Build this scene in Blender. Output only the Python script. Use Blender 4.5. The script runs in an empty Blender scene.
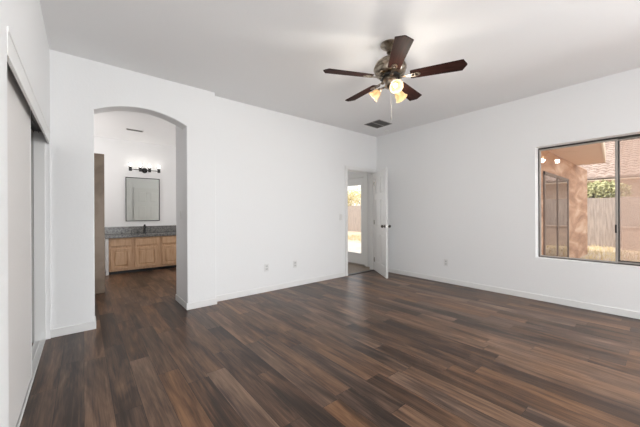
import bpy, bmesh, math, random
from mathutils import Matrix, Vector
random.seed(7)
PI = math.pi
R = math.radians
S = bpy.context.scene
C = S.collection

# ------------------------------------------------------------------ camera, sky, sun, daylight and fill lights, exposure
YAW, ROLL = R(39.381), R(-0.269)
EYE = Vector((0.0, 0.0, 1.2))
rt0 = Vector((math.cos(YAW), -math.sin(YAW), 0)); fw = Vector((math.sin(YAW), math.cos(YAW), 0)); up0 = Vector((0, 0, 1))
rt = rt0 * math.cos(ROLL) + up0 * math.sin(ROLL)
up = up0 * math.cos(ROLL) - rt0 * math.sin(ROLL)
cam_d = bpy.data.cameras.new('camera'); cam = bpy.data.objects.new('camera', cam_d); C.objects.link(cam)
M4 = Matrix.Identity(4)
for i in range(3):
    M4[i][0], M4[i][1], M4[i][2], M4[i][3] = rt[i], up[i], -fw[i], EYE[i]
cam.matrix_world = M4
cam_d.sensor_width = 36; cam_d.lens = 287.16 / 640 * 36; cam_d.shift_x = 0.98 / 640
cam_d.clip_start = 0.02
S.camera = cam

W = bpy.data.worlds.new('sky'); S.world = W; W.use_nodes = True
bg = W.node_tree.nodes['Background']; bg.inputs[0].default_value = (.95, .97, 1, 1); bg.inputs[1].default_value = 1.7

def light(name, kind, loc, rot, energy, color=(1, 1, 1), **kw):
    d = bpy.data.lights.new(name, kind); d.energy = energy; d.color = color
    for k, v in kw.items(): setattr(d, k, v)
    o = bpy.data.objects.new(name, d); C.objects.link(o); o.location = loc; o.rotation_euler = rot
    return o
sun = light('sun', 'SUN', (0, 0, 20), (0, 0, 0), 3.4, (1, .92, .82), angle=R(.6))
sun.rotation_euler = Vector((-.45, .5, 1.15)).to_track_quat('Z', 'Y').to_euler()
# daylight at the unseen rear window; side, bathroom and hall lights are added fill
DAY = light('daylight_rear_window', 'AREA', (.85, -2.72, .95), (R(90), 0, 0), 54, (.95, .98, 1), shape='RECTANGLE', size=2.4, size_y=1.6)
FILLR = light('side_fill_light', 'AREA', (4.72, -1.75, .95), (R(70), 0, R(90)), 165, (.95, .98, 1), shape='RECTANGLE', size=1.7, size_y=1.6)
FILLB = light('bath_fill_light', 'AREA', (3.24, 5.9, 1.35), (R(90) + R(30), 0, R(90)), 34, (1, .96, .94), shape='RECTANGLE', size=1.2, size_y=.9)
FILLC = light('shower_fill_light', 'AREA', (-1.12, 6.5, 1.9), (R(90) + R(35), 0, R(-90)), 30, (1, .96, .94), shape='RECTANGLE', size=1.2, size_y=.7)
FILLH = light('hall_fill_light', 'AREA', (4.2, 6.44, 1.5), (R(90), 0, R(180)), 9, (1, .98, .95), shape='RECTANGLE', size=.9, size_y=1.2)

S.view_settings.view_transform = 'Standard'; S.view_settings.look = 'None'
S.view_settings.gamma = 1; S.view_settings.use_curve_mapping = False
S.view_settings.exposure = 0.0

# ------------------------------------------------------------------ room measures (metres)
XL, XR, Y1, Y2, YB, H = -.249, 4.806, 3.826, 3.928, -2.8, 2.814
XJ = 1.364                                  # the jog of the long wall
AX0, AX1, AZ, AP = .09, 1.003, 2.30, 2.417   # arch
DX0, DX1, DZ = 3.935, 4.72, 2.045           # bedroom doorway
BY = 7.5                                    # bathroom far wall

# ------------------------------------------------------------------ materials
def mat(name, color, rough=.5, metal=0, spec=.5):
    m = bpy.data.materials.new(name); m.use_nodes = True
    b = m.node_tree.nodes['Principled BSDF']
    b.inputs['Base Color'].default_value = (*color, 1); b.inputs['Roughness'].default_value = rough
    b.inputs['Metallic'].default_value = metal; b.inputs['Specular IOR Level'].default_value = spec
    return m
def nt(m): return m.node_tree.nodes, m.node_tree.links, m.node_tree.nodes['Principled BSDF']
def srgb(*c): return tuple(((v / 255) / 12.92 if v / 255 < .04045 else ((v / 255 + .055) / 1.055) ** 2.4) for v in c)
def bump(m, scale, strength, dist=.002, detail=3):
    n, l, b = nt(m)
    t = n.new('ShaderNodeTexCoord'); z = n.new('ShaderNodeTexNoise'); z.inputs['Scale'].default_value = scale; z.inputs['Detail'].default_value = detail
    u = n.new('ShaderNodeBump'); u.inputs['Strength'].default_value = strength; u.inputs['Distance'].default_value = dist
    l.new(t.outputs['Object'], z.inputs['Vector']); l.new(z.outputs['Fac'], u.inputs['Height']); l.new(u.outputs['Normal'], b.inputs['Normal'])
    return m
def mottled(name, stops, scale, rough=.6, stretch=(1, 1, 1), detail=5, bump_s=0, dist=.004, distort=0):
    m = mat(name, (1, 1, 1), rough); n, l, b = nt(m)
    t = n.new('ShaderNodeTexCoord'); mp = n.new('ShaderNodeMapping'); mp.inputs['Scale'].default_value = stretch
    z = n.new('ShaderNodeTexNoise'); z.inputs['Scale'].default_value = scale; z.inputs['Detail'].default_value = detail; z.inputs['Distortion'].default_value = distort
    r = n.new('ShaderNodeValToRGB')
    e = r.color_ramp.elements
    e[0].position, e[0].color = stops[0][0], (*stops[0][1], 1); e[1].position, e[1].color = stops[-1][0], (*stops[-1][1], 1)
    for p, c in stops[1:-1]:
        x = e.new(p); x.color = (*c, 1)
    l.new(t.outputs['Object'], mp.inputs['Vector']); l.new(mp.outputs['Vector'], z.inputs['Vector'])
    l.new(z.outputs['Fac'], r.inputs['Fac']); l.new(r.outputs['Color'], b.inputs['Base Color'])
    if bump_s:
        u = n.new('ShaderNodeBump'); u.inputs['Strength'].default_value = bump_s; u.inputs['Distance'].default_value = dist
        l.new(z.outputs['Fac'], u.inputs['Height']); l.new(u.outputs['Normal'], b.inputs['Normal'])
    return m

def floor_material():
    m = mat('walnut_vinyl_planks', (.1, .07, .05), .38, spec=.3); n, l, b = nt(m)
    def math_(op, a, c=None):
        x = n.new('ShaderNodeMath'); x.operation = op
        for i, v in enumerate((a, c)):
            if v is None: continue
            if isinstance(v, (int, float)): x.inputs[i].default_value = v
            else: l.new(v, x.inputs[i])
        return x.outputs[0]
    t = n.new('ShaderNodeTexCoord'); sp = n.new('ShaderNodeSeparateXYZ'); l.new(t.outputs['Object'], sp.inputs[0])
    X, Y = sp.outputs[0], sp.outputs[1]
    PW, PL = .142, 1.1
    u = math_('DIVIDE', X, PW); row = math_('FLOOR', u); uf = math_('FRACT', u)
    w1 = n.new('ShaderNodeTexWhiteNoise'); w1.noise_dimensions = '1D'; l.new(row, w1.inputs['W'])
    v = math_('ADD', math_('DIVIDE', Y, PL), math_('MULTIPLY', w1.outputs['Value'], 7.3)); col = math_('FLOOR', v); vf = math_('FRACT', v)
    cb = n.new('ShaderNodeCombineXYZ'); l.new(row, cb.inputs[0]); l.new(col, cb.inputs[1])
    w2 = n.new('ShaderNodeTexWhiteNoise'); w2.noise_dimensions = '3D'; l.new(cb.outputs[0], w2.inputs['Vector'])
    # long soft streaks, shifted per plank
    sh = n.new('ShaderNodeVectorMath'); sh.operation = 'SCALE'; l.new(w2.outputs['Color'], sh.inputs[0]); sh.inputs['Scale'].default_value = 40
    ad = n.new('ShaderNodeVectorMath'); ad.operation = 'ADD'; l.new(t.outputs['Object'], ad.inputs[0]); l.new(sh.outputs[0], ad.inputs[1])
    def noise(sx, sy, scale, detail, rough=.5, dist=0):
        mp = n.new('ShaderNodeMapping'); mp.inputs['Scale'].default_value = (sx, sy, 1); l.new(ad.outputs[0], mp.inputs['Vector'])
        z = n.new('ShaderNodeTexNoise'); z.inputs['Scale'].default_value = scale; z.inputs['Detail'].default_value = detail
        z.inputs['Roughness'].default_value = rough; z.inputs['Distortion'].default_value = dist
        l.new(mp.outputs[0], z.inputs['Vector']); return z.outputs['Fac']
    broad = noise(9.5, 1.3, 1.0, 3, .55, 1.0); grain = noise(60, 2.2, 1.0, 5, .65, .4); fine = noise(220, 6, 1, 3)
    f = math_('ADD', math_('MULTIPLY', w2.outputs['Value'], .31), math_('MULTIPLY', broad, .96))
    f = math_('ADD', f, math_('MULTIPLY', math_('SUBTRACT', grain, .5), .66))
    f = math_('ADD', f, math_('MULTIPLY', math_('SUBTRACT', fine, .5), .30))
    rp = n.new('ShaderNodeValToRGB'); e = rp.color_ramp.elements
    e[0].position, e[0].color = .18, (*srgb(*FL[0]), 1); e[1].position, e[1].color = .95, (*srgb(*FL[3]), 1)
    for p_, c_ in ((.45, FL[1]), (.68, FL[2])):
        x = e.new(p_); x.color = (*srgb(*c_), 1)
    l.new(f, rp.inputs['Fac'])
    # thin dark joints between the boards
    eu = math_('MINIMUM', uf, math_('SUBTRACT', 1, uf)); ev = math_('MINIMUM', vf, math_('SUBTRACT', 1, vf))
    ju = math_('LESS_THAN', eu, .0011 / PW); jv = math_('LESS_THAN', ev, .0011 / PL); j = math_('MAXIMUM', ju, jv)
    mx = n.new('ShaderNodeMixRGB'); l.new(j, mx.inputs[0])
    hs = n.new('ShaderNodeHueSaturation'); sc_ = n.new('ShaderNodeSeparateColor'); l.new(w2.outputs['Color'], sc_.inputs[0])
    sm = n.new('ShaderNodeMapRange'); sm.inputs['To Min'].default_value = .80; sm.inputs['To Max'].default_value = 1.06; l.new(sc_.outputs[1], sm.inputs['Value'])
    l.new(sm.outputs[0], hs.inputs['Saturation']); l.new(rp.outputs['Color'], hs.inputs['Color']); l.new(hs.outputs[0], mx.inputs[1]); mx.inputs[2].default_value = (*srgb(30, 22, 20), 1)
    l.new(mx.outputs[0], b.inputs['Base Color'])
    bu = n.new('ShaderNodeBump'); bu.inputs['Strength'].default_value = .25; bu.inputs['Distance'].default_value = .001
    l.new(math_('SUBTRACT', grain, math_('MULTIPLY', j, 1.5)), bu.inputs['Height']); l.new(bu.outputs['Normal'], b.inputs['Normal'])
    rr = n.new('ShaderNodeMapRange'); l.new(grain, rr.inputs['Value']); rr.inputs['To Min'].default_value = .26; rr.inputs['To Max'].default_value = .42
    l.new(rr.outputs[0], b.inputs['Roughness'])
    return m
FL = [(28, 20, 16), (60, 43, 33), (99, 72, 53), (140, 106, 79)]

def glass_thin(name, tint=(1, 1, 1), gloss=.9):
    m = bpy.data.materials.new(name); m.use_nodes = True; n, l = m.node_tree.nodes, m.node_tree.links
    n.clear(); o = n.new('ShaderNodeOutputMaterial'); t = n.new('ShaderNodeBsdfTransparent'); t.inputs[0].default_value = (*tint, 1)
    g = n.new('ShaderNodeBsdfGlossy'); g.inputs['Roughness'].default_value = .01; g.inputs[0].default_value = (gloss,) * 3 + (1,)
    f = n.new('ShaderNodeFresnel'); ge = n.new('ShaderNodeNewGeometry'); mr = n.new('ShaderNodeMapRange'); mr.inputs['To Min'].default_value = 1.45; mr.inputs['To Max'].default_value = 1 / 1.45
    l.new(ge.outputs['Backfacing'], mr.inputs['Value']); l.new(mr.outputs[0], f.inputs['IOR']); x = n.new('ShaderNodeMixShader')
    l.new(f.outputs[0], x.inputs[0]); l.new(t.outputs[0], x.inputs[1]); l.new(g.outputs[0], x.inputs[2]); l.new(x.outputs[0], o.inputs[0])
    return m
def screen_mat(name, color, fac):
    m = bpy.data.materials.new(name); m.use_nodes = True; n, l = m.node_tree.nodes, m.node_tree.links
    n.clear(); o = n.new('ShaderNodeOutputMaterial'); t = n.new('ShaderNodeBsdfTransparent')
    d = n.new('ShaderNodeBsdfTranslucent'); d.inputs[0].default_value = (*color, 1); x = n.new('ShaderNodeMixShader'); x.inputs[0].default_value = fac
    l.new(t.outputs[0], x.inputs[1]); l.new(d.outputs[0], x.inputs[2]); l.new(x.outputs[0], o.inputs[0])
    return m
def glow(name, color, strength):
    m = mat(name, color, .4); b = m.node_tree.nodes['Principled BSDF']
    b.inputs['Emission Color'].default_value = (*color, 1); b.inputs['Emission Strength'].default_value = strength
    return m

white_wall = bump(mat('white_wall_paint', (.885, .89, .892), .7, spec=.3), 55, .25, .0035, 2)
ceil_white = bump(mat('white_ceiling_paint', (.89, .89, .89), .85, spec=.2), 40, .3, .003, 2)
white_trim = mat('white_semi_gloss_trim', (.86, .86, .85), .35)
white_door = mat('white_door_paint', (.84, .84, .83), .4)
closet_white = mat('off_white_closet_board', (.78, .76, .74), .5)
plate_white = mat('white_plastic', (.80, .80, .79), .35)
socket_grey = mat('outlet_face_grey', (.66, .66, .65), .4)
black = mat('black_matte_metal', (.012, .012, .013), .4)
dark_gap = mat('dark_bronze_aluminium', (.055, .05, .045), .4, .6)
alu = mat('weathered_aluminium', (.42, .39, .36), .45, .7)
nickel = mottled('brushed_antique_nickel', [(.36, (.13, .105, .08)), (.5, (.34, .29, .23)), (.66, (.52, .46, .38))], 22, .3, detail=3)
nickel.node_tree.nodes['Principled BSDF'].inputs['Metallic'].default_value = 1
dark_nickel = mat('dark_rotor_metal', (.02, .018, .016), .5, .3)
blade_wood = mottled('dark_mahogany_blade', [(.3, srgb(32, 18, 16)), (.7, srgb(60, 36, 31))], 3, .5, (1.5, 22, 8), 4)
blade_wood.node_tree.nodes['Principled BSDF'].inputs['Specular IOR Level'].default_value = .05
oak = mottled('light_oak', [(.25, srgb(196, 152, 116)), (.5, srgb(214, 176, 140)), (.8, srgb(226, 192, 158))], 4, .42, (9, 9, .9), 5)
granite = mottled('grey_granite', [(.3, srgb(70, 70, 69)), (.48, srgb(112, 112, 110)), (.6, srgb(140, 138, 135)), (.75, srgb(84, 84, 82))], 34, .22, detail=8)
tile = mottled('brown_stone_tile', [(.25, srgb(118, 100, 84)), (.5, srgb(150, 132, 114)), (.8, srgb(172, 154, 136))], 2.2, .4, detail=6, distort=1)
vinyl = floor_material()
hall_floor = mottled('greige_hall_floor', [(.3, srgb(120, 106, 92)), (.7, srgb(146, 130, 114))], 30, .6, detail=4)
clear = glass_thin('clear_window_glass')
mirror_m = mat('mirror_silver', (.76, .79, .76), .03, 1)
insect = screen_mat('insect_screen_mesh', (.62, .45, .36), .34)
chrome = mat('satin_chrome', (.55, .53, .5), .25, 1)
knob_metal = mat('dark_bronze_knob', (.10, .085, .07), .3, 1)
shadow_in = mat('closet_shade_grey', (.5, .49, .48), .8)  # shade of the closet interior put into a darker grey
bulb_warm = glow('warm_lit_bulb', (1, .80, .50), 4)
bulb_white = glow('white_lit_bulb', (1, .95, .88), 4)
def shade_glass():
    m = bpy.data.materials.new('frosted_amber_glass'); m.use_nodes = True; n, l = m.node_tree.nodes, m.node_tree.links
    n.clear(); o = n.new('ShaderNodeOutputMaterial'); t = n.new('ShaderNodeBsdfTranslucent'); t.inputs[0].default_value = (.78, .64, .45, 1)
    d = n.new('ShaderNodeBsdfPrincipled'); d.inputs['Base Color'].default_value = (.58, .46, .31, 1); d.inputs['Roughness'].default_value = .35
    x = n.new('ShaderNodeMixShader'); x.inputs[0].default_value = .45
    l.new(t.outputs[0], x.inputs[1]); l.new(d.outputs[0], x.inputs[2]); l.new(x.outputs[0], o.inputs[0]); return m
frost = shade_glass()
clear_shade = glass_thin('clear_lamp_glass', (.97, .97, .97))
stucco = mottled('sun_dappled_stucco', [(.3, srgb(150, 112, 88)), (.5, srgb(186, 146, 118)), (.72, srgb(216, 188, 164))], 3.6, .9, (.22, 1, 1), detail=7, bump_s=.3, dist=.01, distort=.8)  # pale blotches paint sun dapples into the stucco colour
soffit_m = mat('tan_soffit_paint', srgb(214, 182, 158), .8)
fascia_m = mat('cream_fascia_paint', srgb(226, 206, 184), .7)
house_wall = mat('pale_stucco', srgb(214, 190, 172), .9)
roof_tile = mottled('pale_concrete_tile', [(.3, srgb(150, 128, 116)), (.7, srgb(186, 166, 154))], 4, .85)
fence_m = mottled('weathered_grey_boards', [(.3, srgb(150, 138, 130)), (.7, srgb(188, 174, 164))], 3, .9, (1, 6, .6), 4)
block_m = mottled('tan_block_wall', [(.3, srgb(160, 142, 130)), (.7, srgb(190, 170, 156))], 5, .95)
dirt = mottled('dry_dirt', [(.3, srgb(186, 168, 146)), (.7, srgb(212, 196, 174))], 1.6, .95, detail=7)
concrete = mottled('pale_concrete', [(.3, srgb(190, 178, 168)), (.7, srgb(210, 198, 188))], 2, .9)
straw = mat('dry_straw_grass', srgb(222, 204, 160), .9)
leaf_g = mottled('olive_leaves', [(.35, srgb(140, 140, 92)), (.65, srgb(204, 200, 150))], 5, .8)
leaf_y = mottled('yellow_leaves', [(.35, srgb(190, 172, 100)), (.65, srgb(232, 218, 160))], 5, .8)
bark = mat('grey_brown_bark', srgb(104, 86, 72), .9)

# ------------------------------------------------------------------ mesh helpers
class MB:
    def __init__(self): self.bm = bmesh.new()
    def box(self, x0, x1, y0, y1, z0, z1, bev=0, seg=2):
        r = bmesh.ops.create_cube(self.bm, size=1)
        for v in r['verts']:
            v.co = Vector(((x0 + x1) / 2 + v.co.x * (x1 - x0), (y0 + y1) / 2 + v.co.y * (y1 - y0), (z0 + z1) / 2 + v.co.z * (z1 - z0)))
        if bev:
            es = {e for v in r['verts'] for e in v.link_edges}
            bmesh.ops.bevel(self.bm, geom=list(es), offset=bev, segments=seg, affect='EDGES', profile=.5)
        return self
    def prism(self, pts, f, bev_test=None, bev=0):
        """pts: outline; f(p, k) -> 3D point for the two caps k = 0, 1"""
        a = [self.bm.verts.new(f(p, 0)) for p in pts]; b = [self.bm.verts.new(f(p, 1)) for p in pts]
        self.bm.faces.new(a); self.bm.faces.new(list(reversed(b)))
        N = len(pts)
        for i in range(N): self.bm.faces.new((a[i], b[i], b[(i + 1) % N], a[(i + 1) % N]))
        bmesh.ops.recalc_face_normals(self.bm, faces=self.bm.faces[:])
        if bev_test:
            es = [e for e in self.bm.edges if bev_test(e)]
            bmesh.ops.bevel(self.bm, geom=es, offset=bev, segments=4, affect='EDGES', profile=.5)
        return self
    def lathe(self, prof, seg=32, mtx=None):
        rings = []
        for r, z in prof:
            if r < 1e-6: rings.append([self.bm.verts.new((0, 0, z))])
            else: rings.append([self.bm.verts.new((r * math.cos(2 * PI * i / seg), r * math.sin(2 * PI * i / seg), z)) for i in range(seg)])
        vs = [v for q in rings for v in q]
        for a, b in zip(rings, rings[1:]):
            for i in range(seg):
                j = (i + 1) % seg
                if len(a) == 1 and len(b) == 1: continue
                if len(a) == 1: self.bm.faces.new((a[0], b[j], b[i]))
                elif len(b) == 1: self.bm.faces.new((a[i], a[j], b[0]))
                else: self.bm.faces.new((a[i], a[j], b[j], b[i]))
        if mtx: bmesh.ops.transform(self.bm, matrix=mtx, verts=vs)
        bmesh.ops.recalc_face_normals(self.bm, faces=self.bm.faces[:])
        return self
    def cyl(self, p, q, r, r2=None, seg=16):
        p, q = Vector(p), Vector(q); d = q - p; L = d.length
        m = Matrix.Translation(p) @ d.to_track_quat('Z', 'Y').to_matrix().to_4x4()
        return self.lathe([(0, 0), (r, 0), (r if r2 is None else r2, L), (0, L)], seg, m)
    def tube(self, pts, r, seg=10):
        for a, b in zip(pts, pts[1:]): self.cyl(a, b, r, seg=seg)
        for p in pts[1:-1]: self.ball(p, r, 8)
        return self
    def ball(self, p, r, seg=16, sz=1):
        n = max(6, seg // 2)
        return self.lathe([(r * math.sin(PI * i / n), -r * sz * math.cos(PI * i / n)) for i in range(n + 1)], seg, Matrix.Translation(Vector(p)))
    def tri(self, *ps):
        self.bm.faces.new([self.bm.verts.new(p) for p in ps]); return self
    def build(self, name, m, parent=None, loc=(0, 0, 0), rot=(0, 0, 0), smooth=False, kind=None):
        me = bpy.data.meshes.new(name); self.bm.to_mesh(me); self.bm.free()
        me.materials.append(m)
        if smooth:
            me.polygons.foreach_set('use_smooth', [True] * len(me.polygons))
            me.set_sharp_from_angle(angle=R(38))
        o = bpy.data.objects.new(name, me); C.objects.link(o); o.parent = parent; o.location = loc; o.rotation_euler = rot
        if kind: o['kind'] = kind
        return o
def tag(o, label, cat, group=None, kind=None):
    o['label'] = label; o['category'] = cat
    if group: o['group'] = group
    if kind: o['kind'] = kind
    return o
def thing(name, label, cat, loc=(0, 0, 0), rot=(0, 0, 0), group=None, kind=None):
    o = bpy.data.objects.new(name, None); C.objects.link(o); o.empty_display_size = .1; o.location = loc; o.rotation_euler = rot
    return tag(o, label, cat, group, kind)
def struct(name, mb, m, label, cat, **k): return tag(mb.build(name, m, **k), label, cat, kind='structure')
def copy_tree(o, parent=None):
    c = o.copy(); C.objects.link(c); c.parent = parent
    for ch in list(o.children): copy_tree(ch, c)
    return c
def box(*a, **k): return MB().box(*a, **k)

# ------------------------------------------------------------------ the room shell
struct('floor', box(-1.3, XR + .16, YB - .2, BY + .1, -.12, 0), vinyl, 'dark walnut vinyl plank floor running through to the bathroom', 'floor')
struct('ceiling', box(-1.3, XR + .15, YB - .2, BY + .1, H, H + .2), ceil_white, 'flat white ceiling over the whole room', 'ceiling')

# left wall with the closet opening
CY0, CY1, CZ, CD = 1.79, 3.803, 1.995, -.362
wl = MB(); wl.box(CD, XL, YB, CY0, 0, H); wl.box(CD, XL, CY1, Y1, 0, H); wl.box(CD, XL, CY0, CY1, CZ, H)
struct('wall_left', wl, white_wall, 'white wall with the sliding closet opening', 'wall')
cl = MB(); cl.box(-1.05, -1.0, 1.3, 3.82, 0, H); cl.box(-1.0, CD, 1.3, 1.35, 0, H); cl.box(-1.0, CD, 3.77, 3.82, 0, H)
struct('wall_closet', cl, shadow_in, 'wall inside the closet, its shade put into the grey', 'wall')

# long wall: near part with the arch, jog, far part with the doorway
arc = []
hw = (AX1 - AX0) / 2; rise = AP - AZ; rad = (hw * hw + rise * rise) / (2 * rise)
for i in range(33):
    a = -math.asin(hw / rad) + 2 * math.asin(hw / rad) * i / 32
    arc.append(((AX0 + AX1) / 2 + rad * math.sin(a), AP - rad + rad * math.cos(a)))
out = [(XL - .11, 0), (AX0, 0)] + arc + [(AX1, 0), (XJ, 0), (XJ, H), (XL - .11, H)]
def arch_edge(e):
    a, b = e.verts[0].co, e.verts[1].co
    if abs(a.y - b.y) > .01: return False
    if a.y > Y1 + .01 and a.x > AX1 - .01: return False
    ins = lambda v: AX0 - .001 <= v.x <= AX1 + .001 and v.z < AP + .01
    if ins(a) and ins(b) and not (a.z < .001 and b.z < .001): return True
    return a.y < Y1 + .01 and abs(a.x - XJ) < .001 and abs(b.x - XJ) < .001
wa = MB().prism(out, lambda p, k: (p[0], Y1 + (.2 if k else 0), p[1]), arch_edge, .011)
struct('wall_arch', wa, white_wall, 'white wall with the arched opening to the bathroom', 'wall')
wb = MB(); wb.box(XJ - .02, DX0 - .02, Y2, Y2 + .12, 0, H); wb.box(DX1 + .02, XR, Y2, Y2 + .12, 0, H); wb.box(DX0 - .02, DX1 + .02, Y2, Y2 + .12, DZ + .02, H)
struct('wall_back', wb, white_wall, 'long white wall between the arch and the bedroom door', 'wall')

# right wall with the window
WY0, WY1, WZ0, WZ1, WT = -.45, 1.165, .577, 2.10, .21
RZ0, RZ1, SY0, SY1 = .08, 2.05, -2.65, -.85
wr = MB(); wr.box(XR, XR + WT, YB, SY0, 0, H); wr.box(XR, XR + WT, SY1, WY0, 0, H); wr.box(XR, XR + WT, SY0, SY1, 0, RZ0); wr.box(XR, XR + WT, SY0, SY1, RZ1, H); wr.box(XR, XR + WT, WY1, 4.10, 0, H)
wr.box(XR, XR + WT, WY0, WY1, 0, WZ0); wr.box(XR, XR + WT, WY0, WY1, WZ1, H)
struct('wall_right', wr, white_wall, 'white wall holding the sliding window', 'wall')

# wall behind the camera, with its big window
RX0, RX1, RZ0, RZ1 = -.15, 2.25, .08, 2.05
wk = MB(); wk.box(XL - .11, RX0, YB - .15, YB, 0, H); wk.box(RX1, XR + WT, YB - .15, YB, 0, H)
wk.box(RX0, RX1, YB - .15, YB, 0, RZ0); wk.box(RX0, RX1, YB - .15, YB, RZ1, H)
struct('wall_rear', wk, white_wall, 'white wall opposite the arch, behind the viewer', 'wall')

# passage and bathroom
struct('wall_passage', box(AX1, 3.4, Y1 + .2, 4.37, 0, H, bev=0), white_wall, 'short white passage wall just inside the arch', 'wall')
struct('wall_passage_left', box(-1.0, .04, Y1 + .2, 5.5, 0, H), white_wall, 'white passage wall hidden at the left of the arch', 'wall')
struct('wall_shower', box(-1.2, .252, 5.5, 5.66, 0, 2.128, bev=.004), tile, 'brown stone-tiled shower wall end beyond the arch', 'wall')
struct('wall_bathroom', box(-1.3, 3.5, BY, BY + .12, 0, H), white_wall, 'white bathroom wall behind mirror and vanity', 'wall')
struct('wall_bathroom_right', MB().box(3.3, 3.42, 4.37, BY, 0, H), white_wall, 'white bathroom side wall hidden behind the passage', 'wall')
struct('wall_bathroom_left', box(-1.3, -1.2, 5.5, BY, 0, H), white_wall, 'white bathroom side wall behind the shower', 'wall')

# hall behind the bedroom door
HX = 4.92
GY0, GY1, GZ = 4.33, 5.25, 2.06
wh = MB(); wh.box(HX, HX + .15, 4.10, GY0, 0, H); wh.box(HX, HX + .15, GY1, 6.6, 0, H); wh.box(HX, HX + .15, GY0, GY1, GZ, H)
struct('wall_hall', wh, white_wall, 'white hall wall with the glazed exterior door', 'wall')
struct('wall_hall_end', MB().box(3.3, HX + .15, 6.5, 6.6, 0, H).box(3.42, 3.5, 4.37, 6.5, 0, H), white_wall, 'white hall wall out of sight past the bedroom door', 'wall')
struct('floor_hall', box(3.42, HX, Y2 + .05, 6.5, 0, .006), hall_floor, 'greige hall floor beyond the bedroom doorway', 'floor')
struct('ceiling_hall', box(HX - .12, HX + .16, 3.9, 6.6, H, H + .2), ceil_white, 'white ceiling edge over the hall door', 'ceiling')

# ------------------------------------------------------------------ baseboards and trim
BH, BT = .082, .011
def base(name, x0, x1, y0, y1, label):
    m = MB().box(x0, x1, y0, y1, 0, BH, bev=.004)
    return struct(name, m, white_trim, label, 'baseboard')
base('baseboard_right', XR - BT, XR, YB, 3.86, 'white baseboard along the window wall')
base('baseboard_back', XJ, DX0 - .075, Y2 - BT, Y2, 'long white baseboard between the arch wall and the door')
base('baseboard_arch_left', XL, AX0 + BT, Y1 - BT, Y1 + .2, 'short white baseboard left of the arch')
base('baseboard_arch_right', AX1 - BT, XJ + BT, Y1 - BT, Y1, 'white baseboard on the pier right of the arch')
base('baseboard_passage', AX1 - BT, AX1, Y1, 4.37 + BT, 'white baseboard running through the arch along the passage')
base('baseboard_jog', XJ, XJ + BT, Y1 - BT, Y2, 'tiny white baseboard return at the wall jog')
base('baseboard_left', XL, XL + BT, YB, CY0, 'white baseboard before the closet')
base('baseboard_rear', XL, XR, YB, YB + BT, 'white baseboard behind the viewer')
base('baseboard_hall', HX - BT, HX, 4.06, GY0 - .08, 'white baseboard in the hall')

# closet casing
t = MB(); t.box(XL - .012, XL + .003, CY0, CY1, 1.884, 2.008, bev=.002); t.box(XL + .002, XL + .006, CY0, CY1, 1.985, 2.008, bev=.0015)
t.box(-.36, -.282, CY1 - .016, CY1, 0, CZ - .002, bev=.002)
struct('trim_1', t, white_trim, 'white casing round the closet opening', 'trim')
# bedroom door jamb and casing
t = MB(); t.box(DX0 - .02, DX0, Y2 - .002, Y2 + .125, 0, DZ); t.box(DX1, DX1 + .02, Y2 - .002, Y2 + .125, 0, DZ); t.box(DX0 - .02, DX1 + .02, Y2 - .002, Y2 + .125, DZ, DZ + .02)
t.box(DX0, DX0 + .012, Y2 + .045, Y2 + .08, 0, DZ); t.box(DX1 - .012, DX1, Y2 + .045, Y2 + .08, 0, DZ); t.box(DX0, DX1, Y2 + .045, Y2 + .08, DZ - .012, DZ)
for a, b, c, d in ((DX0 - .072, DX0 - .006, 0, DZ + .006), (DX1 + .006, DX1 + .072, 0, DZ + .006), (DX0 - .072, DX1 + .072, DZ + .006, DZ + .072)):
    t.box(a, b, Y2 - .014, Y2, c, d, bev=.004)
struct('trim_2', t, white_trim, 'white jamb and casing round the bedroom doorway', 'trim')
struct('trim_3', box(DX0, DX1, Y2 - .01, Y2 + .06, 0, .011, bev=.003), dark_gap, 'dark threshold strip across the bedroom doorway', 'trim')
# closet bottom track, top track
t = MB(); t.box(-.36, -.284, CY0, CY1 - .016, 0, .005)
for x in (-.357, -.324, -.2875): t.box(x - .003, x + .003, CY0, CY1 - .016, .005, .014)
struct('trim_4', t, white_trim, 'white floor track of the closet doors', 'trim')
t = MB(); t.box(-.36, -.285, CY0, CY1 - .016, CZ - .006, CZ)
for x in (-.357, -.324, -.288): t.box(x - .002, x + .002, CY0, CY1 - .016, CZ - .02, CZ - .006)
struct('trim_5', t, dark_gap, 'dark metal head track of the closet doors', 'trim')

# ------------------------------------------------------------------ doors
def panel_door(mb, w, h, th, stile=.11, rows=((.20, .78), (.92, 1.46), (1.58, 1.90))):
    """six-panel leaf: x 0..w, y 0..th, z 0..h"""
    g = .009
    mb.box(0, w, g, th - g, 0, h)
    mid = w / 2
    xs = [(stile, mid - .05), (mid + .05, w - stile)]
    for a, b in ((0, stile), (mid - .05, mid + .05), (w - stile, w)): mb.box(a, b, 0, th, 0, h)
    zs = [0] + [z for r in rows for z in r] + [h]
    for k in range(0, len(zs), 2):
        for a, b in xs: mb.box(a, b, 0, th, zs[k], zs[k + 1])
    for z0, z1 in rows:
        for a, b in xs:
            for y0, y1 in ((g, .002), (th - g, th - .002)):
                i = .035
                lo = [mb.bm.verts.new(p) for p in ((a + .01, y0, z0 + .01), (b - .01, y0, z0 + .01), (b - .01, y0, z1 - .01), (a + .01, y0, z1 - .01))]
                hi = [mb.bm.verts.new(p) for p in ((a + i, y1, z0 + i), (b - i, y1, z0 + i), (b - i, y1, z1 - i), (a + i, y1, z1 - i))]
                mb.bm.faces.new(hi)
                for q in range(4): mb.bm.faces.new((lo[q], lo[(q + 1) % 4], hi[(q + 1) % 4], hi[q]))
    bmesh.ops.recalc_face_normals(mb.bm, faces=mb.bm.faces[:])
    return mb
ang = math.atan2(-.68, -.475)
d1 = thing('door_1', 'white six-panel bedroom door standing open into the room', 'door', (DX1 - .004, Y2 - .006, .012), (0, 0, ang), kind='structure')
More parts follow.
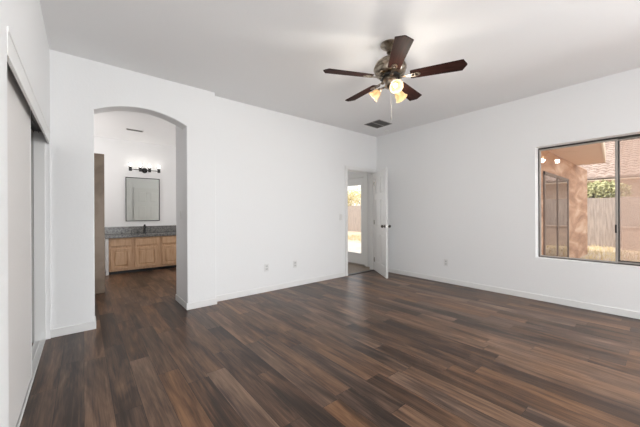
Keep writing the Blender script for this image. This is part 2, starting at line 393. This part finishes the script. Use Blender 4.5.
panel_door(MB(), .80, 2.02, .035).build('leaf', white_door, d1)
KX, KZ = .735, .945
for s, y in ((-1, 0), (1, .035)):
    k = MB().cyl((KX, y, KZ), (KX, y + s * .008, KZ), .03, seg=20).cyl((KX, y + s * .008, KZ), (KX, y + s * .035, KZ), .011).ball((KX, y + s * .052, KZ), .027)
    k.build('door_knob', knob_metal, d1, smooth=True)
for z in (.22, 1.0, 1.8):
    MB().cyl((0.0, -.006, z - .045), (0.0, -.006, z + .045), .0065, seg=10).box(.002, .03, -.002, .0, z - .045, z + .045).build('hinge', chrome, d1)
box(.7995, .8015, .005, .03, KZ - .03, KZ + .03).build('latch_plate', chrome, d1)

def sliding_leaf(name, x0, x1, y0, y1, label):
    r = thing(name, label, 'door', ((x0 + x1) / 2, (y0 + y1) / 2, .01), kind='structure')
    t = (x1 - x0) / 2; w = (y1 - y0) / 2
    box(-t, t, -w, w, .012, CZ - .035, bev=.002).build('leaf', closet_white, r)
    m = MB(); m.box(-t - .002, t + .002, w - .006, w + .004, .010, CZ - .033); m.box(-t - .002, t + .002, -w - .004, -w + .006, .010, CZ - .033)
    m.build('edge_strip', white_trim, r)
    return r
sliding_leaf('door_2', -.320, -.294, 1.795, 2.93, 'white flush sliding closet door on the front track')
sliding_leaf('door_3', -.354, -.328, 1.795, 2.915, 'white flush sliding closet door on the rear track')

# bathroom door seen only in the mirror
d4 = thing('door_4', 'white six-panel door on the wall facing the bathroom mirror', 'door', (2.0, 4.372, .01), (0, 0, PI), kind='structure')
panel_door(MB(), .78, 2.02, .03).build('leaf', white_door, d4, loc=(0, -.03, 0))
MB().cyl((.08, -.03, .95), (.08, -.06, .95), .012).ball((.08, -.075, .95), .026).build('door_knob', chrome, d4, smooth=True)
box(.33, .44, -.046, -.03, 1.83, 1.9).build('robe_hook', plate_white, d4)

# glazed exterior door in the hall
d5 = thing('door_5', 'white exterior door with one tall glass pane, seen through the bedroom doorway', 'door', (HX, GY0, 0), kind='structure')
m = MB(); gw = GY1 - GY0
m.box(.03, .075, .06, .16, .03, 2.02); m.box(.03, .075, gw - .16, gw - .06, .03, 2.02); m.box(.03, .075, .16, gw - .16, .03, .27); m.box(.03, .075, .16, gw - .16, 1.86, 2.02)
m.build('leaf', white_door, d5)
m = MB()
for a, b, c, d in ((.145, .17, .25, 1.88), (gw - .17, gw - .145, .25, 1.88), (.17, gw - .17, .25, .275), (.17, gw - .17, 1.855, 1.88)): m.box(.022, .083, a, b, c, d, bev=.004)
m.build('glazing_bead', white_trim, d5)
box(.05, .056, .165, gw - .165, .27, 1.86).build('pane', clear, d5)
m = MB(); m.box(0, .13, .0, .055, 0, GZ); m.box(0, .13, gw - .055, gw, 0, GZ); m.box(0, .13, .055, gw - .055, 2.025, GZ); m.box(-.014, 0, -.065, .01, 0, GZ + .07, bev=.003); m.box(-.014, 0, gw - .01, gw + .065, 0, GZ + .07, bev=.003); m.box(-.014, 0, .01, gw - .01, GZ - .01, GZ + .07, bev=.003)
m.build('door_frame', white_trim, d5)
for z in (.22, 1.0, 1.8): MB().cyl((.024, .058, z - .05), (.024, .058, z + .05), .009, seg=10).build('hinge', alu, d5)
MB().cyl((.03, gw - .11, 1.0), (-.03, gw - .11, 1.0), .012).box(-.035, -.02, gw - .21, gw - .1, .99, 1.01, bev=.003).build('lever_handle', chrome, d5)
box(.0, .13, .0, gw, .0, .03).build('sill', alu, d5)

# ------------------------------------------------------------------ windows
w1 = thing('window_1', 'aluminium sliding window with bronze frame in the right wall', 'window', (XR, 0, 0), kind='structure')
fx0, fx1 = .145, .195
m = MB()
m.box(fx0, fx1, WY1 - .014, WY1, WZ0, WZ1); m.box(fx0, fx1, WY0, WY0 + .022, WZ0, WZ1); m.box(fx0, fx1, WY0, WY1, WZ0, WZ0 + .012); m.box(fx0, fx1, WY0, WY1, WZ1 - .02, WZ1)
m.build('window_frame', dark_gap, w1)
ym = .40
def sash(y0, y1, x0, x1, mt):
    b = .017; m = MB()
    m.box(x0, x1, y0, y0 + b, WZ0 + .010, WZ1 - .022, bev=.002); m.box(x0, x1, y1 - b, y1, WZ0 + .010, WZ1 - .022, bev=.002)
    m.box(x0, x1, y0 + b, y1 - b, WZ0 + .010, WZ0 + .010 + b, bev=.002); m.box(x0, x1, y0 + b, y1 - b, WZ1 - .022 - b, WZ1 - .022, bev=.002)
    s = m.build('sash', mt, w1)
    box((x0 + x1) / 2 - .002, (x0 + x1) / 2 + .002, y0 + b, y1 - b, WZ0 + .010 + b, WZ1 - .022 - b).build('pane', clear, s)
    return s
sash(ym - .012, WY1 - .012, fx0 - .008, fx0 + .02, alu)
sash(WY0 + .018, ym + .012, fx0 + .024, fx1 - .004, alu)
m = MB(); y0, y1 = WY0 + .02, ym - .006
m.box(fx1 + .004, fx1 + .014, y1 - .02, y1, WZ0 + .02, WZ1 - .02); m.box(fx1 + .004, fx1 + .014, y0, y0 + .02, WZ0 + .02, WZ1 - .02)
m.box(fx1 + .004, fx1 + .014, y0, y1, WZ0 + .02, WZ0 + .04); m.box(fx1 + .004, fx1 + .014, y0, y1, WZ1 - .04, WZ1 - .02)
sf = m.build('screen_frame', dark_gap, w1)
box(fx1 + .0085, fx1 + .0095, y0 + .02, y1 - .02, WZ0 + .04, WZ1 - .04).build('insect_screen', insect, sf)
box(fx0 - .018, fx0 - .008, ym - .004, ym + .012, .95, 1.05, bev=.003).build('latch', black, w1)
w2 = thing('window_2', 'wide low window in the wall behind the viewer', 'window', (0, YB, 0), kind='structure')
m = MB()
for a, b, c, d in ((RX0, RX0 + .05, RZ0, RZ1), (RX1 - .05, RX1, RZ0, RZ1), (1.025, 1.075, RZ0, RZ1), (RX0, RX1, RZ0, RZ0 + .05), (RX0, RX1, RZ1 - .05, RZ1)): m.box(a, b, -.12, -.07, c, d)
m.build('window_frame', white_trim, w2)

w3 = thing('added_window', 'added unseen window at the side fill light, farther back in the right wall', 'window', (XR, 0, 0), kind='structure')  # unseen window added to go with the side fill light
m = MB()
for a, b, c, d in ((SY0, SY0 + .05, RZ0, RZ1), (SY1 - .05, SY1, RZ0, RZ1), (-1.775, -1.725, RZ0, RZ1), (SY0, SY1, RZ0, RZ0 + .05), (SY0, SY1, RZ1 - .05, RZ1)): m.box(.07, .12, a, b, c, d)
m.build('window_frame', white_trim, w3)  # frame of the added unseen window

# ------------------------------------------------------------------ ceiling fan
FX, FY = 2.274, 1.689
fan = thing('ceiling_fan', 'five-blade ceiling fan in antique nickel with dark mahogany blades and three lit glass shades', 'ceiling fan', (FX, FY, 0))
BZ = 2.4925
MB().lathe([(0, H), (.088, H), (.09, H - .012), (.074, H - .026), (.05, H - .043), (.03, H - .058), (.02, H - .064), (0, H - .064)], 36).build('canopy', nickel, fan, smooth=True)
m = MB().cyl((0, 0, 2.68), (0, 0, H - .05), .0125); m.lathe([(0, 2.755), (.02, 2.752), (.031, 2.742), (.031, 2.732), (.02, 2.722), (0, 2.72)], 24)
m.build('downrod', nickel, fan, smooth=True)
MB().lathe([(0, 2.70), (.03, 2.70), (.036, 2.685), (.07, 2.672), (.105, 2.658), (.132, 2.635), (.147, 2.605), (.147, 2.596), (.154, 2.59), (.154, 2.576), (.147, 2.57), (.145, 2.545), (.134, 2.526), (.112, 2.514), (.10, 2.51), (0, 2.51)], 48).build('motor_housing', nickel, fan, smooth=True)
m = MB().lathe([(0, 2.51), (.098, 2.51), (.098, 2.492), (.07, 2.486), (0, 2.486)], 40)
m.build('rotor', dark_nickel, fan, smooth=True)
MB().lathe([(0, 2.498), (.062, 2.498), (.068, 2.488), (.066, 2.468), (.05, 2.452), (.045, 2.43), (.052, 2.42), (.052, 2.408), (.034, 2.396), (.014, 2.388), (.009, 2.374), (0, 2.372)], 40).build('switch_housing', nickel, fan, smooth=True)
for i in range(5):
    a = R(154.17 + 72 * i)
    rot = Matrix.Rotation(a, 4, 'Z') @ Matrix.Rotation(R(-12), 4, 'X')
    pts = [(.185, -.052), (.20, -.058), (.60, -.07), (.655, -.035), (.66, 0), (.655, .035), (.60, .07), (.20, .058), (.185, .052)]
    pts = [(.185, -.05), (.20, -.056), (.625, -.071), (.66, -.005), (.66, .005), (.625, .071), (.20, .056), (.185, .05)]
    b = MB().prism(pts, lambda p, k: (p[0], p[1], .003 if k else -.003)).build('blade', blade_wood, fan, loc=(0, 0, BZ), rot=rot.to_euler())
    m = MB()
    m.prism([(.085, -.016), (.15, -.011), (.19, -.014), (.19, .014), (.15, .011), (.085, .016)], lambda p, k: (p[0], p[1], -.0035 if k else -.0095))
    N = 24
    o_ = [(.225 + .05 * math.cos(2 * PI * j / N), .026 * math.sin(2 * PI * j / N)) for j in range(N)]
    n_ = [(.225 + .034 * math.cos(2 * PI * j / N), .013 * math.sin(2 * PI * j / N)) for j in range(N)]
    vo = [[m.bm.verts.new((x, y, z)) for x, y in L] for L, z in ((o_, -.0035), (o_, -.011), (n_, -.011), (n_, -.0035))]
    for A_, B_ in zip(vo, vo[1:] + vo[:1]):
        for j in range(N): m.bm.faces.new((A_[j], A_[(j + 1) % N], B_[(j + 1) % N], B_[j]))
    bmesh.ops.recalc_face_normals(m.bm, faces=m.bm.faces[:])
    m.ball((.225, 0, -.009), .008, 10); m.ball((.10, 0, -.008), .017, 14)
    m.build('blade_iron', nickel, b, smooth=True)
for i in range(3):
    a = R(236 + 120 * i)
    d = Vector((math.cos(a), math.sin(a), 0))
    ax = (d * math.sin(R(52)) + Vector((0, 0, -math.cos(R(52))))).normalized()
    p0 = Vector((0, 0, 2.414)) + d * .045; p1 = Vector((0, 0, 2.408)) + d * .078
    arm = MB().tube([p0, p1, p1 + ax * .02], .0085, 12); arm.cyl(p1 + ax * .012, p1 + ax * .042, .021, .024, 20)
    arm = arm.build('lamp_arm', nickel, fan, smooth=True)
    mt = Matrix.Translation(p1 + ax * .036) @ ax.to_track_quat('Z', 'Y').to_matrix().to_4x4()
    prof = [(.024, 0), (.033, .008), (.041, .025), (.044, .045), (.049, .064), (.060, .08), (.0615, .081), (.0585, .0805), (.047, .065), (.042, .045), (.039, .026), (.031, .010), (.022, .002)]
    sh = MB().lathe(prof, 32, mt).build('lamp_shade', frost, fan, smooth=True)
    bp = p1 + ax * .078
    MB().ball(bp, .021, 16, 1.0).cyl(p1 + ax * .04, p1 + ax * .065, .012).build('bulb', bulb_warm, sh, smooth=True)
    lp = light('fan_bulb_light', 'POINT', Vector((FX, FY, 0)) + p1 + ax * .20, (0, 0, 0), 4.6, (1, .92, .82), shadow_soft_size=.045)
MB().cyl((-.012, -.02, 2.40), (-.012, -.02, 2.115), .002, seg=6).cyl((-.012, -.02, 2.115), (-.012, -.02, 2.08), .0045, .003, 8).build('pull_chain', alu, fan)

# ------------------------------------------------------------------ ceiling fittings
v = thing('ceiling_vent', 'dark slatted return-air vent in the ceiling beside the fan', 'vent', (4.125, 3.33, H))
vw, vl = .185, .175
m = MB()
for a, b, c, d in ((-vw, -vw + .012, -vl, vl), (vw - .012, vw, -vl, vl), (-vw, vw, -vl, -vl + .012), (-vw, vw, vl - .012, vl), (-vw, vw, -.007, .007)): m.box(a, b, c, d, -.008, 0, bev=.002)
m.build('vent_frame', mat('grey_vent_paint', (.36, .34, .33), .5), v)
grey_slat = mat('dark_vent_slat', (.10, .095, .09), .5, .2)
m = MB()
for i in range(13):
    y = -vl + .03 + i * .0245
    if abs(y) < .012: continue
    for a, b in ((-vw + .012, vw - .012),):
        m.prism([(y - .006, -.001), (y + .005, -.007), (y + .007, -.006), (y - .004, 0)], lambda p, k, a=a, b=b: (b if k else a, p[0], p[1]))
m.build('slats', grey_slat, v)
box(-vw + .01, vw - .01, -vl + .01, vl - .01, -.0008, 0).build('backing', black, v)

s = thing('smoke_detector', 'small round white detector on the ceiling near the far corner', 'smoke detector', (4.585, 3.485, H))
MB().lathe([(0, 0), (.05, 0), (.05, -.012), (.044, -.028), (.03, -.035), (0, -.036)], 28).build('body', plate_white, s, smooth=True)
MB().lathe([(0, -.036), (.012, -.036), (.010, -.041), (0, -.042)], 16).build('test_button', white_trim, s, smooth=True)

v = thing('bathroom_vent', 'narrow grey supply vent in the bathroom ceiling above the vanity', 'vent', (.77, 6.49, H), (0, 0, 0))
m = MB()
for a, b, c, d in ((-.14, -.125, -.055, .055), (.125, .14, -.055, .055), (-.14, .14, -.055, -.043), (-.14, .14, .043, .055)): m.box(a, b, c, d, -.008, 0)
m.build('vent_frame', mat('light_vent_paint', (.6, .58, .56), .5), v)
m = MB()
for i in range(5): m.box(-.125, .125, -.036 + i * .016, -.031 + i * .016, -.006, -.001)
m.build('slats', grey_slat, v); box(-.125, .125, -.043, .043, -.0008, 0).build('backing', black, v)

# ------------------------------------------------------------------ outlets and switches
def wall_plate(name, label, cat, loc, rz, kind, group=None):
    """plate in local XZ, facing -Y"""
    o = thing(name, label, cat, loc, (0, 0, rz), group)
    box(-.036, .036, -.006, 0, -.058, .058, bev=.003).build('plate', plate_white, o)
    if kind == 'outlet':
        for z in (-.022, .022):
            f = box(-.017, .017, -.0085, -.006, z - .016, z + .016, bev=.003).build('receptacle', socket_grey, o)
            MB().box(-.008, -.006, -.009, -.0085, z - .005, z + .006).box(.006, .008, -.009, -.0085, z - .005, z + .006).build('slots', black, f)
    elif kind == 'rocker':
        box(-.018, .018, -.010, -.006, -.034, .034, bev=.002).build('rocker', plate_white, o)
    else:
        box(-.006, .006, -.007, -.006, -.013, .013).build('toggle_slot', socket_grey, o)
        MB().prism([(-.006, -.004), (-.006, .005), (-.018, .011), (-.018, .006)], lambda p, k: (.0045 if k else -.0045, p[0], p[1])).build('toggle', plate_white, o)
    return o
wall_plate('wall_outlet', 'white outlet on the long wall, the one nearer the arch', 'outlet', (2.175, Y2, .373), 0, 'outlet', 'wall outlets')
wall_plate('wall_outlet', 'white outlet on the long wall, the one nearer the bedroom door', 'outlet', (2.705, Y2, .365), 0, 'outlet', 'wall outlets')
wall_plate('wall_outlet', 'white outlet low on the window wall, between open door and window', 'outlet', (XR, 2.428, .348), -PI / 2, 'outlet', 'wall outlets')
wall_plate('light_switch', 'white light switch beside the bedroom door casing', 'light switch', (3.755, Y2, 1.13), 0, 'rocker', 'light switches')
wall_plate('light_switch', 'light switch on the passage wall inside the arch', 'light switch', (AX1, 4.12, 1.19), -PI / 2, 'toggle', 'light switches')

# ------------------------------------------------------------------ bathroom furniture
VX0, VX1, VF = .385, 2.29, 7.0
van = thing('vanity_cabinet', 'light oak bathroom vanity with raised-panel doors under a granite top', 'cabinet', (0, 0, 0))
m = MB(); m.box(VX0, VX1, VF + .025, BY - .004, .06, .725); m.box(VX0, VX1, VF + .022, VF + .042, .06, .725)
m.build('body', oak, van)
box(VX0 + .02, VX1, VF + .07, BY - .004, .001, .06).build('toe_kick', black, van)
box(.335, VX0 - .002, VF + .012, VF + .06, .001, .725).build('filler_panel', white_trim, van)
spans = [(.415, .757), (.828, 1.237), (1.325, 1.70), (1.78, 2.12)]
for a, b in spans:
    d = MB(); z0, z1 = .10, .517; y0, y1 = VF, VF + .022; s_ = .058
    d.box(a, a + s_, y0, y1, z0, z1, bev=.003); d.box(b - s_, b, y0, y1, z0, z1, bev=.003)
    d.box(a + s_, b - s_, y0, y1, z0, z0 + s_, bev=.003); d.box(a + s_, b - s_, y0, y1, z1 - s_, z1, bev=.003)
    dr = d.build('door', oak, van)
    p = MB(); i = .028; A, B, z2, z3 = a + s_, b - s_, z0 + s_, z1 - s_
    p.box(A, B, y0 + .012, y1, z2, z3)
    lo = [p.bm.verts.new(q) for q in ((A, y0 + .012, z2), (B, y0 + .012, z2), (B, y0 + .012, z3), (A, y0 + .012, z3))]
    hi = [p.bm.verts.new(q) for q in ((A + i, y0 + .004, z2 + i), (B - i, y0 + .004, z2 + i), (B - i, y0 + .004, z3 - i), (A + i, y0 + .004, z3 - i))]
    p.bm.faces.new(hi)
    for q in range(4): p.bm.faces.new((lo[q], lo[(q + 1) % 4], hi[(q + 1) % 4], hi[q]))
    bmesh.ops.recalc_face_normals(p.bm, faces=p.bm.faces[:])
    p.build('door_panel', oak, dr)
    box(a, b, y0, y1, .562, .697, bev=.006).build('drawer', oak, van)
ct = thing('vanity_countertop', 'grey speckled granite countertop with backsplash on the oak vanity', 'countertop', (0, 0, 0))
box(.33, VX1 + .02, VF - .03, BY - .002, .727, .785, bev=.006).build('slab', granite, ct)
box(.33, VX1 + .02, BY - .022, BY - .002, .785, .935, bev=.003).build('backsplash', granite, ct)
fc = thing('faucet', 'black single-handle faucet on the granite countertop below the mirror', 'faucet', (1.052, 7.39, .786))
MB().cyl((0, 0, 0), (0, 0, .012), .03, seg=20).cyl((0, 0, .012), (0, 0, .17), .021, seg=20).build('body', black, fc, smooth=True)
MB().box(-.014, .014, -.12, 0, .12, .142, bev=.005).cyl((0, -.105, .12), (0, -.105, .11), .009).build('spout', black, fc)
MB().cyl((0, 0, .17), (0, 0, .182), .018).box(-.007, .007, -.065, .01, .182, .192, bev=.003).build('lever', black, fc)
mi = thing('bathroom_mirror', 'rectangular black-framed mirror above the vanity', 'mirror', (1.04, BY, 1.05))
mw, mh, mf = .329, .965, .013
m = MB()
for a, b, c, d in ((-mw, -mw + mf, 0, mh), (mw - mf, mw, 0, mh), (-mw + mf, mw - mf, 0, mf), (-mw + mf, mw - mf, mh - mf, mh)): m.box(a, b, -.025, -.001, c, d, bev=.002)
m.build('frame', black, mi)
box(-mw + mf, mw - mf, -.014, -.001, mf, mh - mf).build('mirror_glass', mirror_m, mi)
vl_ = thing('vanity_light', 'black four-lamp vanity light bar above the bathroom mirror', 'wall lamp', (1.07, BY, 2.185))
MB().cyl((0, -.001, 0), (0, -.022, 0), .058, seg=28).cyl((0, -.022, 0), (0, -.05, 0), .02).build('backplate', black, vl_, smooth=True)
MB().cyl((-.28, -.075, 0), (.28, -.075, 0), .0075).cyl((0, -.05, 0), (0, -.075, 0), .012).build('bar', black, vl_, smooth=True)
for x in (-.275, -.09, .09, .275):
    sk = MB().cyl((x, -.075, -.035), (x, -.075, .055), .03, seg=20).build('lamp_socket', black, vl_, smooth=True)
    MB().lathe([(.0, .051), (.036, .051), (.042, .06), (.045, .15), (.043, .15), (.040, .062), (.0, .056)], 24, Matrix.Translation((x, -.075, 0))).build('lamp_shade', clear_shade, vl_, smooth=True)
    MB().cyl((x, -.075, .05), (x, -.075, .075), .013).ball((x, -.075, .10), .03, 16, 1.1).build('bulb', bulb_white, sk, smooth=True)
    light('vanity_bulb_light', 'POINT', (1.07 + x, BY - .17, 2.30), (0, 0, 0), .25, (1, .95, .88), shadow_soft_size=.05)

# ------------------------------------------------------------------ outdoors
GZ0 = -.14
g = box(XR + .12, 46, -16, 46, GZ0 - .2, GZ0)
struct('ground', g, dirt, 'dry sunlit dirt yard outside', 'ground')
struct('ground_patio', box(XR + WT + .01, 9.2, -6, 12, GZ0, -.08, bev=.01), concrete, 'pale concrete patio slab outside the hall door', 'patio')
struct('shading_eave', box(XR + WT, 5.4, 3.7, 9.5, 2.62, 2.78), soffit_m, 'added unseen overhang that shades the hall door from the sky', 'roof')  # unseen overhang added to keep sky light off the hall door
# covered wing of the house beyond the window
wg = thing('patio_wing', 'tan stucco house wing with roof overhang outside the window', 'building', (0, 0, 0))
WX0, WX1, WYF = 7.2, 12.45, 1.65
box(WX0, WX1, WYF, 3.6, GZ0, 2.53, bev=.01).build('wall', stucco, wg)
edge = [(6.5, .72), (10.75, 1.09), (10.75, WYF + .02), (WX1 + .1, WYF + .02), (WX1 + .1, 3.8), (6.5, 3.8)]
MB().prism(edge, lambda p, k: (p[0], p[1], 2.57 if k else 2.53)).build('soffit', soffit_m, wg)
m = MB()
for (xa, ya), (xb, yb) in zip(edge[:2], edge[1:3]):
    d_ = Vector((yb - ya, xa - xb, 0)).normalized() * .03
    m.prism([(xa, ya), (xb, yb), (xb + d_.x, yb + d_.y), (xa + d_.x, ya + d_.y)], lambda p, k: (p[0], p[1], 2.86 if k else 2.515))
m.build('fascia', fascia_m, wg)
ds = MB(); sx0, sx1 = 7.35, 9.6
for a, b, c, d in ((sx0, sx0 + .06, -.08, 2.05), (sx1 - .06, sx1, -.08, 2.05), (8.45, 8.5, -.08, 2.05), (sx0, sx1, 1.99, 2.05), (sx0, sx1, -.08, -.03)): ds.box(a, b, WYF - .03, WYF - .002, c, d)
sd = ds.build('sliding_glass_door', mat('bronze_slider_frame', (.20, .15, .12), .5, .3), wg)
tint = mat('tinted_slider_glass', (.16, .11, .085), .02, 0, .9)
box(sx0 + .06, sx1 - .06, WYF - .016, WYF - .004, -.03, 1.99).build('pane', tint, sd)
def tiled_roof(x0, x1, y0, y1, z0, z1):
    """barrel tiles, rows stepping up from x0,z0 to x1,z1"""
    m = MB(); rows = max(4, int(math.hypot(x1 - x0, z1 - z0) / .36)); n = int((y1 - y0) / .30)
    for r in range(rows):
        xa, xb = x0 + (x1 - x0) * r / rows, x0 + (x1 - x0) * (r + 1.06) / rows
        za, zb = z0 + (z1 - z0) * r / rows + .05, z0 + (z1 - z0) * (r + 1.06) / rows + .015
        prev = None
        for j in range(n * 4 + 1):
            y = y0 + (y1 - y0) * j / (n * 4); hgt = (.0, .045, .065, .045)[j % 4]
            cur = (m.bm.verts.new((xa, y, za + hgt)), m.bm.verts.new((xb, y, zb + hgt)), m.bm.verts.new((xa, y, za - .05)))
            if prev:
                m.bm.faces.new((prev[0], cur[0], cur[1], prev[1])); m.bm.faces.new((prev[2], cur[2], cur[0], prev[0]))
            prev = cur
    return m
nh = thing('neighbour_house', 'pale neighbouring house with a light tiled roof beyond the grey fence', 'house', (0, 0, 0))
NX = 18.6
box(NX, 27, -10, 9.5, GZ0, 2.9).build('wall', house_wall, nh)
tiled_roof(NX - .7, NX + 4.6, -10.6, 10, 2.72, 5.2).build('roof', roof_tile, nh)
m = MB(); m.prism([(NX - .7, 2.66), (NX - .62, 2.66), (NX + 4.6, 5.16), (NX + 9.2, 2.7), (NX - .6, 2.62), (NX - .7, 2.62)], lambda p, k: (p[0], 10 if k else -10.6, p[1]))
m.build('eaves', fascia_m, nh)
# grey board fence and low block wall
fe = thing('board_fence', 'weathered grey board fence across the yard', 'fence', (15.5, 0, GZ0))
for i in range(100):
    y = -3.6 + i * .205
    box(0, .022, y, y + .203, .02, 1.9 + random.uniform(-.012, .012)).build('board', fence_m, fe)
m = MB(); m.box(.022, .07, -3.6, 16.9, .35, .44); m.box(.022, .07, -3.6, 16.9, 1.45, 1.54); m.build('rails', fence_m, fe)
struct('wall_yard', MB().box(14.7, 14.9, -9, 1.05, GZ0, .62, bev=.01).box(14.66, 14.94, -9, 1.05, .62, .68, bev=.01), block_m, 'low tan block wall in front of the fence', 'wall')

def tree(name, label, loc, h, rad, leaf, n, flat=.8, group='trees beyond the yard'):
    t = thing(name, label, 'tree', loc, group=group)
    m = MB(); m.cyl((0, 0, 0), (0.05, .03, h * .6), .09, .05, 10)
    for k in range(5):
        a = k * 1.3; m.cyl((.04, .02, h * (.35 + .05 * k)), (math.cos(a) * rad * .6, math.sin(a) * rad * .6, h * (.62 + .05 * k)), .03, .012, 6)
    m.build('trunk', bark, t)
    f = MB(); rnd = random.Random(hash(round(loc[0] * 10 + loc[1])) & 999)
    for _ in range(n):
        d = Vector((rnd.gauss(0, 1), rnd.gauss(0, 1), rnd.gauss(0, 1))).normalized() * rad * (rnd.random() ** .4) * (1 + .25 * math.sin(5 * rnd.random()))
        c = Vector((d.x, d.y, h * .72 + d.z * flat)); s = rnd.uniform(.05, .11)
        u = Vector((rnd.gauss(0, 1), rnd.gauss(0, 1), rnd.gauss(0, 1))).normalized(); w = u.orthogonal().normalized()
        f.tri(c - u * s, c + w * s * .45, c + u * s, c - w * s * .45)
    f.build('foliage', leaf, t)
    return t
tree('leafy_tree', 'olive green tree with its crown showing over the grey fence', (16.55, 1.78, GZ0), 3.0, .72, leaf_g, 3600, .55)
tree('leafy_tree', 'yellow-leaved tree above the fence, seen through the hall door glass', (17.6, 17.9, GZ0), 3.6, 1.5, leaf_y, 2600, .6)
tree('leafy_tree', 'yellowish tree next to the first, farther along the fence', (22.3, 20.0, GZ0), 4.4, 1.9, leaf_y, 2200, .6)
gr = MB()
for _ in range(9000):
    x, y = random.uniform(10.2, 15.3), random.uniform(-3.4, 12)
    if y > 1.55 and x < 12.6 and y < 3.7: continue
    if x > 14.3 and y < 1.2: continue
    if x > 14.3 and random.random() < .4: continue
    s = random.uniform(.05, .17); a = random.uniform(0, PI); dx, dy = math.cos(a) * .012, math.sin(a) * .012
    lx, ly = random.uniform(-.06, .06), random.uniform(-.06, .06)
    gr.tri((x - dx, y - dy, GZ0), (x + dx, y + dy, GZ0), (x + lx, y + ly, GZ0 + s))
tag(gr.build('grass', straw), 'dry straw-coloured grass scattered over the yard', 'grass', kind='stuff')
